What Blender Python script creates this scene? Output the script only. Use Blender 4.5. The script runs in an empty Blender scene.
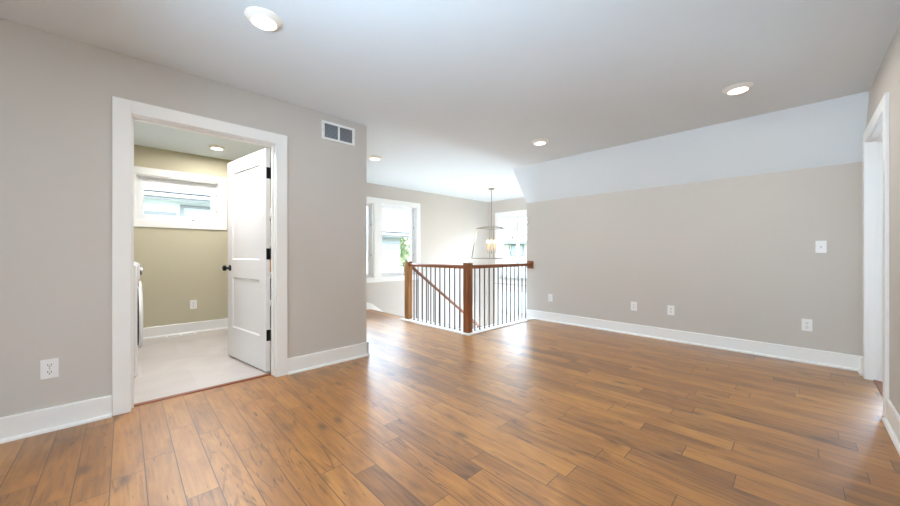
import bpy, bmesh, math, random
from mathutils import Vector, Matrix
random.seed(7)
S = bpy.context.scene
COL = S.collection
R = math.radians

# ------------------------------------------------------------------ camera
cam = bpy.data.cameras.new('camera'); cam.sensor_width = 36; cam.lens = 337.1/900*36
cam.clip_start = 0.02; cam.clip_end = 300
co = bpy.data.objects.new('camera', cam); COL.objects.link(co)
co.location = (0, 0, 1.0884); co.rotation_euler = (R(90), 0, R(46.005)); S.camera = co

# ------------------------------------------------------------------ world, sun, exposure
S.view_settings.view_transform = 'Standard'; S.view_settings.look = 'None'
S.view_settings.gamma = 1; S.view_settings.use_curve_mapping = False
S.view_settings.exposure = 0.41
S.cycles.use_denoising = True
S.cycles.max_bounces = 16; S.cycles.diffuse_bounces = 10; S.cycles.glossy_bounces = 5
S.cycles.transparent_max_bounces = 16; S.cycles.sample_clamp_indirect = 8
W = bpy.data.worlds.new('sky'); S.world = W; W.use_nodes = True
nt = W.node_tree; bg = nt.nodes['Background']
tc = nt.nodes.new('ShaderNodeTexCoord'); sp = nt.nodes.new('ShaderNodeSeparateXYZ')
cr = nt.nodes.new('ShaderNodeValToRGB')
cr.color_ramp.elements[0].position = 0.0; cr.color_ramp.elements[0].color = (.50, .56, .60, 1)
cr.color_ramp.elements[1].position = 0.5; cr.color_ramp.elements[1].color = (.60, .80, 1.0, 1)
e = cr.color_ramp.elements.new(0.05); e.color = (.85, .94, 1, 1)
nt.links.new(tc.outputs['Generated'], sp.inputs[0]); nt.links.new(sp.outputs['Z'], cr.inputs[0])
nt.links.new(cr.outputs[0], bg.inputs['Color'])
SKY = 8.0
bg.inputs['Strength'].default_value = SKY
sun = bpy.data.lights.new('sun', 'SUN'); sun.energy = 14.0; sun.angle = R(1.5); sun.color = (1, .96, .9)
so = bpy.data.objects.new('sun', sun); COL.objects.link(so)
so.rotation_euler = Vector((-1, 0.0, -1.2)).to_track_quat('-Z', 'Y').to_euler()
so.location = (10, 3, 12)

def portal(loc, nrm, sx, sz):
    l = bpy.data.lights.new('sky_portal', 'AREA'); l.shape = 'RECTANGLE'; l.size = sx; l.size_y = sz
    l.cycles.is_portal = True
    o = bpy.data.objects.new('sky_portal', l); COL.objects.link(o); o.location = loc
    q = Vector(nrm).to_track_quat('-Z', 'Z' if abs(nrm[2]) < .5 else 'Y'); o.rotation_euler = q.to_euler()

def area(name, loc, direction, sx, sy, power, col):
    l = bpy.data.lights.new(name, 'AREA'); l.shape = 'RECTANGLE'; l.size = sx; l.size_y = sy; l.energy = power; l.color = col
    o = bpy.data.objects.new(name, l); COL.objects.link(o); o.location = loc
    o.rotation_euler = Vector(direction).to_track_quat('-Z', 'Y').to_euler(); return o
# unseen fill lamp added behind the viewer, brightening ceiling and back wall
area('viewer_fill', (-.8, -.6, 1.5), (-.05, 1, .62), .6, .5, 34, (.60, .80, 1)).data.spread = R(125)
# added fill lamp at the made-up window behind the viewer
area('rear_fill', (-.45, -3.12, 1.35), (.02, 1, .12), 1.0, 1.5, 26, (.76, .88, 1))
# daylight of the room beyond the right doorway
area('bedroom_daylight', (1.3, 5.85, 1.3), (-.25, -1, -.1), 1.3, 1.6, 55, (.52, .72, 1))
# unseen fill lamps added low in the stairwell to brighten its walls and ceiling
area('stairwell_fill', (-4.1, 5.4, -2.7), (0, 0, 1), 2.2, 2.8, 50, (.74, .90, 1))
area('stairwell_side_fill', (-3.35, 5.0, -1.2), (-1, -.15, .62), 2.6, 1.8, 150, (.80, .90, 1))
# lamps added outside the stair windows, above view, to strengthen the floor glare
area('hall_floor_fill', (-7.2, 3.6, 2.95), (1, 0, -.35), 2.2, 1.0, 650, (.62, .80, 1))
area('far_floor_fill', (-4.9, 8.4, 2.95), (.15, -1, -.35), 1.6, 1.0, 750, (.62, .80, 1))

# plan of the place (metres; camera stands at x = y = 0)
H = 2.44
XL = -3.195; XL2 = -3.31          # left wall: room face, laundry face
YL = 1.851                        # end of the left wall
XW = -5.768                       # outside wall with windows
YB = 4.884; YS = 4.474; ZK = 1.931
XR = 0.407; XR2 = 0.522
YF = 6.979
YV = 3.435                         # edge of the stair void
YREAR = -3.2
ZLOW = -2.8

# ------------------------------------------------------------------ materials
def new_mat(name):
    m = bpy.data.materials.new(name); m.use_nodes = True
    return m, m.node_tree, m.node_tree.nodes['Principled BSDF']
def L(t, a, b): t.links.new(a, b)
def N(t, kind, **kw):
    n = t.nodes.new(kind)
    for k, v in kw.items(): setattr(n, k, v)
    return n
def Mth(t, op, a, b=None, c=None):
    n = t.nodes.new('ShaderNodeMath'); n.operation = op
    for i, v in enumerate((a, b, c)):
        if v is None: continue
        if isinstance(v, (int, float)): n.inputs[i].default_value = v
        else: t.links.new(v, n.inputs[i])
    return n.outputs[0]
def simple(name, col, rough=.5, metal=0, var=.03, scale=9, bump=0, bscale=300, spec=.5):
    m, t, b = new_mat(name)
    g = N(t, 'ShaderNodeNewGeometry')
    n = N(t, 'ShaderNodeTexNoise'); n.inputs['Scale'].default_value = scale; n.inputs['Detail'].default_value = 3
    L(t, g.outputs['Position'], n.inputs['Vector'])
    mx = N(t, 'ShaderNodeMix', data_type='RGBA')
    mx.inputs['A'].default_value = tuple(c*(1-var) for c in col)+(1,)
    mx.inputs['B'].default_value = tuple(min(1, c*(1+var)) for c in col)+(1,)
    L(t, n.outputs['Fac'], mx.inputs['Factor']); L(t, mx.outputs['Result'], b.inputs['Base Color'])
    b.inputs['Roughness'].default_value = rough; b.inputs['Metallic'].default_value = metal
    b.inputs['Specular IOR Level'].default_value = spec
    if bump:
        n2 = N(t, 'ShaderNodeTexNoise'); n2.inputs['Scale'].default_value = bscale; n2.inputs['Detail'].default_value = 4
        L(t, g.outputs['Position'], n2.inputs['Vector'])
        bp = N(t, 'ShaderNodeBump'); bp.inputs['Strength'].default_value = bump; bp.inputs['Distance'].default_value = .002
        L(t, n2.outputs['Fac'], bp.inputs['Height']); L(t, bp.outputs['Normal'], b.inputs['Normal'])
    return m
def emit(name, col, s):
    m, t, b = new_mat(name)
    b.inputs['Base Color'].default_value = (*col, 1); b.inputs['Emission Color'].default_value = (*col, 1)
    b.inputs['Emission Strength'].default_value = s
    return m

M = {}
M['wall'] = simple('beige_wall_paint', (.575, .545, .505), .6, var=.012, scale=2, bump=.25, bscale=260, spec=.35)
M['olive'] = simple('olive_wall', (.53, .495, .365), .6, var=.015, scale=2, bump=.25, bscale=260, spec=.35)
M['ceil'] = simple('ceiling_paint', (.735, .795, .835), .8, var=.012, scale=2, bump=.3, bscale=180, spec=.2)
M['trim'] = simple('white_trim_paint', (.86, .87, .86), .35, var=.01)
M['doorw'] = simple('white_door_paint', (.80, .80, .80), .42, var=.01)
M['plate'] = simple('white_plastic', (.86, .86, .86), .3, var=.005)
M['slot'] = simple('dark_slot', (.03, .03, .03), .6)
M['black'] = simple('black_metal', (.008, .008, .009), .42, metal=.3, spec=.3)
M['iron'] = simple('baluster_iron', (.10, .11, .13), .45, metal=.4)
M['nickel'] = simple('brushed_bronze', (.30, .26, .22), .35, metal=.9)
M['candle'] = simple('candle_sleeve', (.70, .50, .30), .5)
M['vinyl'] = simple('white_vinyl', (.80, .82, .84), .35, var=.01)
M['applw'] = simple('appliance_enamel', (.80, .80, .80), .25, var=.01)
M['applg'] = simple('appliance_grey', (.25, .25, .26), .3, metal=.3)
M['grille'] = simple('grille_fins', (.42, .45, .49), .5, metal=.2)
M['void'] = simple('duct_shade', (.10, .11, .125), .8)
M['orange'] = simple('orange_card', (.55, .26, .06), .7)
M['greybin'] = simple('grey_plastic', (.16, .16, .17), .6)
M['bulb'] = emit('warm_bulb', (1, .72, .38), 5)
M['lens'] = emit('lamp_lens', (1, .93, .82), 3)
M['baffle'] = simple('lamp_baffle', (.84, .80, .73), .4)

def wood_mat(name, c1, c2, c3, axis='Z', rough=.35):
    m, t, b = new_mat(name)
    tc = N(t, 'ShaderNodeTexCoord'); mp = N(t, 'ShaderNodeMapping')
    sc = {'X': (1.5, 22, 22), 'Y': (22, 1.5, 22), 'Z': (22, 22, 1.5)}[axis]
    mp.inputs['Scale'].default_value = sc
    L(t, tc.outputs['Object'], mp.inputs[0])
    n = N(t, 'ShaderNodeTexNoise'); n.inputs['Scale'].default_value = 2.2; n.inputs['Detail'].default_value = 6; n.inputs['Distortion'].default_value = .6
    L(t, mp.outputs[0], n.inputs['Vector'])
    r = N(t, 'ShaderNodeValToRGB'); el = r.color_ramp.elements
    el[0].position = .3; el[0].color = (*c1, 1); el[1].position = .72; el[1].color = (*c3, 1)
    e = el.new(.5); e.color = (*c2, 1)
    L(t, n.outputs['Fac'], r.inputs[0]); L(t, r.outputs[0], b.inputs['Base Color'])
    b.inputs['Roughness'].default_value = rough
    return m
M['newel'] = wood_mat('stained_wood_post', (.15, .045, .014), (.26, .088, .03), (.37, .15, .055), 'Z')
M['newel2'] = wood_mat('lit_wood_post', (.27, .125, .045), (.43, .21, .08), (.55, .30, .12), 'Z')  # same stain, with the left post's brighter light put into its colour
M['railx'] = wood_mat('stained_wood_rail', (.15, .055, .02), (.27, .10, .04), (.38, .16, .07), 'X')
M['raily'] = wood_mat('stained_wood_rail_b', (.13, .04, .016), (.22, .075, .03), (.32, .12, .05), 'Y')
M['thresh'] = wood_mat('reddish_threshold', (.12, .03, .01), (.22, .06, .02), (.28, .09, .03), 'Y')
M['tread'] = wood_mat('oak_tread', (.22, .10, .04), (.34, .16, .07), (.42, .22, .1), 'X')

def floor_mat():
    m, t, b = new_mat('hickory_plank_floor')
    g = N(t, 'ShaderNodeNewGeometry'); s = N(t, 'ShaderNodeSeparateXYZ'); L(t, g.outputs['Position'], s.inputs[0])
    X, Y = s.outputs['X'], s.outputs['Y']
    PW = .1225
    v = Mth(t, 'DIVIDE', Mth(t, 'ADD', Y, 9.971), PW)
    row = Mth(t, 'FLOOR', v); fv = Mth(t, 'FRACT', v)
    wn = N(t, 'ShaderNodeTexWhiteNoise', noise_dimensions='1D'); L(t, row, wn.inputs['W'])
    sep = N(t, 'ShaderNodeSeparateColor'); L(t, wn.outputs['Color'], sep.inputs[0])
    ln = Mth(t, 'MULTIPLY_ADD', sep.outputs[0], .6, .62)       # plank length of this row
    u = Mth(t, 'ADD', Mth(t, 'DIVIDE', Mth(t, 'ADD', X, 20.0), ln), Mth(t, 'MULTIPLY', sep.outputs[1], 7.0))
    idx = Mth(t, 'FLOOR', u); fu = Mth(t, 'FRACT', u)
    cb = N(t, 'ShaderNodeCombineXYZ'); L(t, row, cb.inputs[0]); L(t, idx, cb.inputs[1])
    w2 = N(t, 'ShaderNodeTexWhiteNoise', noise_dimensions='3D'); L(t, cb.outputs[0], w2.inputs['Vector'])
    s2 = N(t, 'ShaderNodeSeparateColor'); L(t, w2.outputs['Color'], s2.inputs[0])
    r1, r2, r3 = s2.outputs
    # grain coordinates, shifted for every plank
    def coords(sx, sy):
        c = N(t, 'ShaderNodeCombineXYZ')
        L(t, Mth(t, 'MULTIPLY_ADD', X, sx, Mth(t, 'MULTIPLY', r1, 50)), c.inputs[0])
        L(t, Mth(t, 'MULTIPLY_ADD', Y, sy, Mth(t, 'MULTIPLY', r2, 50)), c.inputs[1])
        L(t, Mth(t, 'MULTIPLY', r3, 30), c.inputs[2]); return c.outputs[0]
    def noise(vec, det, dist=0, rough=.55):
        n = N(t, 'ShaderNodeTexNoise'); n.inputs['Scale'].default_value = 1; n.inputs['Detail'].default_value = det
        n.inputs['Distortion'].default_value = dist; n.inputs['Roughness'].default_value = rough
        L(t, vec, n.inputs['Vector']); return n.outputs['Fac']
    grain = noise(coords(4, 70), 6, .35)
    broad = noise(coords(2.2, 9), 3, 1.2)
    blot = noise(coords(5, 12), 4, 1.0)
    cath = noise(coords(.9, 9), 1.0, .2)
    rings = Mth(t, 'FRACT', Mth(t, 'MULTIPLY', cath, 9.0))
    ringd = Mth(t, 'ABSOLUTE', Mth(t, 'SUBTRACT', rings, .5))       # thin lines where ~0
    ringm = N(t, 'ShaderNodeMapRange'); L(t, ringd, ringm.inputs[0]); ringm.inputs[1].default_value = 0; ringm.inputs[2].default_value = .12
    ringm.inputs[3].default_value = 1; ringm.inputs[4].default_value = 0
    pick = Mth(t, 'GREATER_THAN', r2, .72)
    ringk = Mth(t, 'MULTIPLY', Mth(t, 'MULTIPLY', ringm.outputs[0], pick), Mth(t, 'SUBTRACT', noise(coords(10, 40), 3), .3))
    # base tone
    ramp = N(t, 'ShaderNodeValToRGB'); el = ramp.color_ramp.elements
    el[0].position = .0; el[0].color = (.085, .032, .008, 1)
    el[1].position = 1.; el[1].color = (.54, .26, .052, 1)
    e = el.new(.30); e.color = (.215, .083, .0145, 1)
    e = el.new(.62); e.color = (.385, .162, .028, 1)
    tone = Mth(t, 'ADD', Mth(t, 'MULTIPLY_ADD', Mth(t, 'POWER', r3, .8), .36, -.36), Mth(t, 'ADD', Mth(t, 'MULTIPLY', grain, .62), Mth(t, 'MULTIPLY', broad, .88)))
    tone = Mth(t, 'SUBTRACT', tone, Mth(t, 'MULTIPLY', Mth(t, 'LESS_THAN', r1, .08), .07))
    tone = Mth(t, 'SUBTRACT', tone, Mth(t, 'MULTIPLY', ringk, 1.1))
    L(t, Mth(t, 'SUBTRACT', tone, .04), ramp.inputs[0])
    # dark mineral streaks and knots
    st = noise(coords(8, 62), 2.5, .3)
    mr = N(t, 'ShaderNodeMapRange'); L(t, st, mr.inputs[0]); mr.inputs[1].default_value = .63; mr.inputs[2].default_value = .70
    gate = N(t, 'ShaderNodeMapRange'); L(t, blot, gate.inputs[0]); gate.inputs[1].default_value = .46; gate.inputs[2].default_value = .56
    stre = Mth(t, 'MULTIPLY', Mth(t, 'MULTIPLY', mr.outputs[0], gate.outputs[0]), .85)
    vo = N(t, 'ShaderNodeTexVoronoi'); vo.inputs['Scale'].default_value = 1; L(t, coords(2.6, 6.0), vo.inputs['Vector'])
    kn = N(t, 'ShaderNodeMapRange'); L(t, vo.outputs['Distance'], kn.inputs[0]); kn.inputs[1].default_value = .05; kn.inputs[2].default_value = .20
    kn.inputs[3].default_value = .75; kn.inputs[4].default_value = 0
    vs = N(t, 'ShaderNodeSeparateColor'); L(t, vo.outputs['Color'], vs.inputs[0])
    knot = Mth(t, 'MULTIPLY', kn.outputs[0], Mth(t, 'GREATER_THAN', vs.outputs[0], .6))
    dark = Mth(t, 'MAXIMUM', stre, knot)
    # plank seams
    ev = Mth(t, 'MULTIPLY', Mth(t, 'MINIMUM', fv, Mth(t, 'SUBTRACT', 1.0, fv)), PW)
    eu = Mth(t, 'MULTIPLY', Mth(t, 'MINIMUM', fu, Mth(t, 'SUBTRACT', 1.0, fu)), ln)
    ed = Mth(t, 'MINIMUM', ev, eu)
    seam = N(t, 'ShaderNodeMapRange'); L(t, ed, seam.inputs[0]); seam.inputs[1].default_value = .0010; seam.inputs[2].default_value = .0026
    seam.inputs[3].default_value = .95; seam.inputs[4].default_value = 0
    dk = Mth(t, 'MAXIMUM', dark, seam.outputs[0])
    mx = N(t, 'ShaderNodeMix', data_type='RGBA'); L(t, dk, mx.inputs['Factor']); L(t, ramp.outputs[0], mx.inputs['A'])
    mx.inputs['B'].default_value = (.055, .024, .010, 1)
    L(t, mx.outputs['Result'], b.inputs['Base Color'])
    rr = Mth(t, 'MULTIPLY_ADD', grain, .16, .27); L(t, rr, b.inputs['Roughness'])
    b.inputs['Specular IOR Level'].default_value = .12
    b.inputs['Coat Weight'].default_value = 1.0; b.inputs['Coat Roughness'].default_value = .40; b.inputs['Coat IOR'].default_value = 1.6
    hgt = Mth(t, 'ADD', Mth(t, 'MULTIPLY', broad, .9), Mth(t, 'SUBTRACT', Mth(t, 'MULTIPLY', grain, .15), Mth(t, 'MULTIPLY', dk, .35)))
    bp = N(t, 'ShaderNodeBump'); bp.inputs['Strength'].default_value = .35; bp.inputs['Distance'].default_value = .004
    L(t, hgt, bp.inputs['Height']); L(t, bp.outputs['Normal'], b.inputs['Normal'])
    return m
M['floor'] = floor_mat()

def tile_mat():
    m, t, b = new_mat('large_stone_tile')
    g = N(t, 'ShaderNodeNewGeometry')
    mp = N(t, 'ShaderNodeMapping'); mp.inputs['Rotation'].default_value = (0, 0, R(90)); mp.inputs['Location'].default_value = (.12, .33, 0)
    L(t, g.outputs['Position'], mp.inputs[0])
    br = N(t, 'ShaderNodeTexBrick'); br.offset = .5
    br.inputs['Scale'].default_value = 1; br.inputs['Brick Width'].default_value = .61; br.inputs['Row Height'].default_value = .61
    br.inputs['Mortar Size'].default_value = .0025; br.inputs['Mortar Smooth'].default_value = .3
    br.inputs['Color1'].default_value = (.54, .50, .47, 1); br.inputs['Color2'].default_value = (.50, .46, .43, 1)
    br.inputs['Mortar'].default_value = (.47, .44, .415, 1)
    L(t, mp.outputs[0], br.inputs['Vector'])
    n = N(t, 'ShaderNodeTexNoise'); n.inputs['Scale'].default_value = 2.2; n.inputs['Detail'].default_value = 5; n.inputs['Distortion'].default_value = .8
    L(t, g.outputs['Position'], n.inputs['Vector'])
    mr = N(t, 'ShaderNodeMapRange'); L(t, n.outputs['Fac'], mr.inputs[0]); mr.inputs[3].default_value = .78; mr.inputs[4].default_value = 1.24
    mx = N(t, 'ShaderNodeVectorMath', operation='SCALE'); L(t, br.outputs['Color'], mx.inputs[0]); L(t, mr.outputs[0], mx.inputs['Scale'])
    L(t, mx.outputs[0], b.inputs['Base Color']); b.inputs['Roughness'].default_value = .42
    return m
M['tile'] = tile_mat()

def glass_mat():
    m = bpy.data.materials.new('window_glass'); m.use_nodes = True; t = m.node_tree
    for n in list(t.nodes): t.nodes.remove(n)
    o = N(t, 'ShaderNodeOutputMaterial'); mx = N(t, 'ShaderNodeMixShader'); tr = N(t, 'ShaderNodeBsdfTransparent')
    gl = N(t, 'ShaderNodeBsdfGlossy'); gl.inputs['Roughness'].default_value = .02
    tr.inputs['Color'].default_value = (.96, .965, .965, 1)
    fr = N(t, 'ShaderNodeFresnel'); fr.inputs['IOR'].default_value = 1.35
    L(t, fr.outputs[0], mx.inputs[0]); L(t, tr.outputs[0], mx.inputs[1]); L(t, gl.outputs[0], mx.inputs[2]); L(t, mx.outputs[0], o.inputs[0])
    return m
M['glass'] = glass_mat()

def lines_mat(name, c1, c2, axis, step, jitter=0, width=.08, rough=.7):
    """horizontal courses (siding boards or shingles)"""
    m, t, b = new_mat(name)
    g = N(t, 'ShaderNodeNewGeometry'); s = N(t, 'ShaderNodeSeparateXYZ'); L(t, g.outputs['Position'], s.inputs[0])
    v = Mth(t, 'DIVIDE', Mth(t, 'ADD', s.outputs[axis], 20.0), step); fv = Mth(t, 'FRACT', v)
    line = Mth(t, 'LESS_THAN', fv, width)
    cb = N(t, 'ShaderNodeCombineXYZ'); L(t, Mth(t, 'FLOOR', v), cb.inputs[0])
    L(t, Mth(t, 'FLOOR', Mth(t, 'ADD', Mth(t, 'MULTIPLY', s.outputs['Y'], 4.0), Mth(t, 'MULTIPLY', Mth(t, 'FLOOR', v), .37))), cb.inputs[1])
    wn = N(t, 'ShaderNodeTexWhiteNoise', noise_dimensions='3D'); L(t, cb.outputs[0], wn.inputs['Vector'])
    k = Mth(t, 'MULTIPLY_ADD', wn.outputs['Value'], jitter, 1-jitter/2)
    mx = N(t, 'ShaderNodeMix', data_type='RGBA'); L(t, line, mx.inputs['Factor'])
    mx.inputs['A'].default_value = (*c1, 1); mx.inputs['B'].default_value = (*c2, 1)
    sc = N(t, 'ShaderNodeVectorMath', operation='SCALE'); L(t, mx.outputs['Result'], sc.inputs[0]); L(t, k, sc.inputs['Scale'])
    L(t, sc.outputs[0], b.inputs['Base Color']); b.inputs['Roughness'].default_value = rough
    return m
M['siding'] = lines_mat('pale_lap_siding', (.31, .32, .33), (.19, .20, .21), 'Z', .17, 0, .12)
M['paleside'] = simple('pale_stucco', (.62, .64, .62), .8)
M['shingle'] = lines_mat('light_shingles', (.085, .085, .092), (.055, .055, .06), 'X', .20, .35, .12)
M['fascia'] = simple('white_fascia', (.22, .22, .215), .6)
M['extglass'] = simple('blue_house_pane', (.33, .40, .44), .15)  # even blue-grey pane colour
M['lawn'] = simple('lawn_grass', (.16, .19, .11), .9, var=.3, scale=3)
M['trunk'] = simple('tree_bark', (.10, .075, .05), .9, var=.3, scale=20)
M['leaf'] = simple('tree_foliage', (.17, .22, .11), .7, var=.55, scale=2.5)
M['extwall'] = simple('outer_wall_render', (.5, .5, .48), .8)

# ------------------------------------------------------------------ mesh helpers
class MB:
    def __init__(s): s.bm = bmesh.new()
    def box(s, x0, x1, y0, y1, z0, z1, mi=0):
        x0, x1 = sorted((x0, x1)); y0, y1 = sorted((y0, y1)); z0, z1 = sorted((z0, z1))
        v = [s.bm.verts.new(p) for p in ((x0,y0,z0),(x1,y0,z0),(x1,y1,z0),(x0,y1,z0),(x0,y0,z1),(x1,y0,z1),(x1,y1,z1),(x0,y1,z1))]
        for f in ((0,3,2,1),(4,5,6,7),(0,1,5,4),(1,2,6,5),(2,3,7,6),(3,0,4,7)):
            q = s.bm.faces.new([v[i] for i in f]); q.material_index = mi
        return s
    def prism(s, pts, axis, a0, a1):
        """pts = 2D outline in the other two axes, extruded from a0 to a1 along axis"""
        def mk(p, a): return {'X': (a, p[0], p[1]), 'Y': (p[0], a, p[1]), 'Z': (p[0], p[1], a)}[axis]
        A = [s.bm.verts.new(mk(p, a0)) for p in pts]; B = [s.bm.verts.new(mk(p, a1)) for p in pts]
        n = len(pts)
        s.bm.faces.new(A[::-1]); s.bm.faces.new(B)
        for i in range(n): s.bm.faces.new([A[i], A[(i+1) % n], B[(i+1) % n], B[i]])
        return s
    def rev(s, prof, seg=32, M4=None, closed=False):
        """lathe: prof = [(radius, height)] about Z"""
        rings = []
        for r, z in prof:
            if r < 1e-6: rings.append([s.bm.verts.new((0, 0, z))])
            else: rings.append([s.bm.verts.new((r*math.cos(2*math.pi*i/seg), r*math.sin(2*math.pi*i/seg), z)) for i in range(seg)])
        allv = [v for r in rings for v in r]
        if closed: rings.append(rings[0])
        for a, b in zip(rings, rings[1:]):
            for i in range(seg):
                j = (i+1) % seg
                if len(a) == 1 and len(b) == 1: continue
                if len(a) == 1: s.bm.faces.new([a[0], b[i], b[j]])
                elif len(b) == 1: s.bm.faces.new([a[i], b[0], a[j]])
                else: s.bm.faces.new([a[i], b[i], b[j], a[j]])
        if M4 is not None: bmesh.ops.transform(s.bm, matrix=M4, verts=allv)
        return s
    def tube(s, pts, r, seg=10, square=False):
        if square: seg = 4
        pts = [Vector(p) for p in pts]; rings = []
        for i, p in enumerate(pts):
            d = (pts[min(i+1, len(pts)-1)]-pts[max(i-1, 0)]).normalized()
            up = Vector((0, 0, 1)) if abs(d.z) < .95 else Vector((0, 1, 0))
            a = d.cross(up).normalized(); b = a.cross(d).normalized()
            o = math.pi/4 if square else 0
            rr = r*(math.sqrt(2) if square else 1)
            rings.append([s.bm.verts.new(p+a*rr*math.cos(o+2*math.pi*k/seg)+b*rr*math.sin(o+2*math.pi*k/seg)) for k in range(seg)])
        for A, B in zip(rings, rings[1:]):
            for k in range(seg): s.bm.faces.new([A[k], A[(k+1) % seg], B[(k+1) % seg], B[k]])
        s.bm.faces.new(rings[0][::-1]); s.bm.faces.new(rings[-1])
        return s
    def build(s, name, mat, parent=None, bevel=0, smooth=False, loc=None):
        bmesh.ops.recalc_face_normals(s.bm, faces=s.bm.faces)
        me = bpy.data.meshes.new(name); s.bm.to_mesh(me); s.bm.free()
        for mm in (mat if isinstance(mat, (list, tuple)) else [mat]): me.materials.append(mm)
        o = bpy.data.objects.new(name, me); COL.objects.link(o)
        if parent: o.parent = parent
        if loc: o.location = loc
        if smooth:
            for p in me.polygons: p.use_smooth = True
            try:
                me.set_sharp_from_angle(angle=R(35))
            except Exception: pass
        if bevel:
            b = o.modifiers.new('bevel', 'BEVEL'); b.width = bevel; b.segments = 2; b.limit_method = 'ANGLE'; b.angle_limit = R(50)
        return o

def thing(name, label, cat, loc=(0, 0, 0), rz=0, group=None, kind=None):
    o = bpy.data.objects.new(name, None); COL.objects.link(o); o.location = loc; o.rotation_euler = (0, 0, rz)
    o.empty_display_size = .1
    if label: o['label'] = label
    if cat: o['category'] = cat
    if group: o['group'] = group
    if kind: o['kind'] = kind
    return o
def tag(o, label=None, cat=None, group=None, kind=None):
    for k, v in (('label', label), ('category', cat), ('group', group), ('kind', kind)):
        if v: o[k] = v
    return o
def copy_tree(o, parent=None):
    c = o.copy(); COL.objects.link(c)
    if parent: c.parent = parent; c.matrix_parent_inverse = o.matrix_parent_inverse.copy()
    for ch in [x for x in bpy.data.objects if x.parent == o]: copy_tree(ch, c)
    return c
def struct(o, label=None, cat=None):
    return tag(o, label, cat, kind='structure')

def wall_holes(mb, axis, n0, n1, a0, a1, z0, z1, holes):
    """wall slab normal to axis between n0,n1, with rectangular holes (a_lo,a_hi,z_lo,z_hi)"""
    As = sorted({a0, a1, *[h[0] for h in holes], *[h[1] for h in holes]})
    for p, q in zip(As, As[1:]):
        zs = sorted([(h[2], h[3]) for h in holes if h[0] <= p+1e-6 and h[1] >= q-1e-6])
        cur = z0
        for lo, hi in zs+[(z1, z1)]:
            if lo > cur+1e-6:
                if axis == 'X': mb.box(n0, n1, p, q, cur, lo)
                else: mb.box(p, q, n0, n1, cur, lo)
            cur = max(cur, hi)
    return mb

# ------------------------------------------------------------------ the shell
ZC = H+.15
# openings
D1 = (.017, .972, 0, 2.059)                   # rough opening, laundry door (y, z)
LW = (.092, .975, 1.508, 2.082)               # laundry window opening
SW1 = (2.615, 3.505, .604, 2.082); SW2 = (3.665, 4.555, .604, 2.082)
FW1 = (-5.425, -4.355, .40, 2.045); FW2 = (-5.425, -4.355, -1.25, .20)
D2 = (3.645, 4.615, 0, 2.059)

m = MB(); m.box(XL, XR2+3.4, YREAR, YB+.12, -.3, 0); m.box(XL2, XL, YREAR, YL-.06, -.3, 0); m.box(XW, XL, YL-.06, YV, -.3, 0)
struct(m.build('floor', M['floor']), 'medium brown hickory plank floor running through the loft and hall', 'floor')
m = MB(); m.box(XW, XL2, -1.2, YL-.06, -.3, .004)
struct(m.build('floor_laundry', M['tile']), 'pale grey beige stone tile floor of the laundry room', 'floor')
m = MB(); m.box(XW-.15, XR2+3.5, YREAR-.15, YF+.15, H, ZC)
struct(m.build('ceiling', M['ceil']), 'flat white ceiling over loft, hall and stairwell', 'ceiling')

m = MB(); wall_holes(m, 'X', XL2, XL, YREAR, YL, 0, H, [D1])
struct(m.build('wall_left', [M['wall']]), 'beige painted wall with the laundry doorway', 'wall')
m = MB(); m.box(XW, XL2, YL-.12, YL, 0, H)
struct(m.build('wall_hall', M['wall']), 'beige partition between hall and laundry room', 'wall')
# thin olive skins on the laundry side
m = MB(); wall_holes(m, 'X', XL2-.006, XL2, -1.2, YL-.12, 0, H, [D1]); m.box(XW, XL2-.006, YL-.126, YL-.12, 0, H)
m.box(XW, XL2, -1.32, -1.2, 0, H); wall_holes(m, 'X', XW, XW+.006, -1.2, YL-.126, 0.004, H, [LW])
struct(m.build('wall_laundry', M['olive']), 'olive walls inside the laundry room', 'wall')

m = MB(); wall_holes(m, 'X', XW-.15, XW, -1.35, YF+.15, ZLOW, H, [LW, SW1, SW2])
struct(m.build('wall_window', M['wall']), 'outside wall with the laundry and stair windows', 'wall')
m = MB(); wall_holes(m, 'Y', YF, YF+.15, XW, XL+.12, ZLOW, H, [FW1, FW2])
struct(m.build('wall_far', M['wall']), 'far wall of the stairwell with tall windows', 'wall')
m = MB(); m.box(XL, XL+.12, YB+.12, YF, ZLOW, H); m.box(XL, XL+.12, YV, YB+.12, ZLOW, -.3)
m.box(XW, XL, YV, YV+.1, ZLOW, -.3)
struct(m.build('wall_stair', M['wall']), 'stairwell wall running on behind the loft wall', 'wall')
m = MB(); m.box(XW, XL+.12, YV, YF, ZLOW-.1, ZLOW)
struct(m.build('floor_lower', M['floor']), 'wood floor of the storey below, under the stairwell', 'floor')
m = MB(); m.box(XL, XR2, YB, YB+.12, 0, ZK)
struct(m.build('wall_back', M['wall']), 'long beige knee wall below the sloped ceiling', 'wall')
m = MB(); m.prism([(YB, ZK), (YS, H), (YB+.12, H), (YB+.12, ZK)], 'X', XL, XR)
struct(m.build('ceiling_slope', M['ceil']), 'white sloped ceiling section above the back wall', 'ceiling')
m = MB(); wall_holes(m, 'X', XR, XR2, YREAR, YB+.12, 0, H, [D2])
struct(m.build('wall_right', M['wall']), 'beige wall at the right with a cased doorway', 'wall')
RW = (-1.0, .10, .55, 2.15)  # made-up opening behind the viewer, letting in extra light
m = MB(); wall_holes(m, 'Y', YREAR-.15, YREAR, XL, XR2, 0, H, [RW])
struct(m.build('wall_rear', M['wall']), 'beige wall behind the viewer with an added window opening', 'wall')
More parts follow.
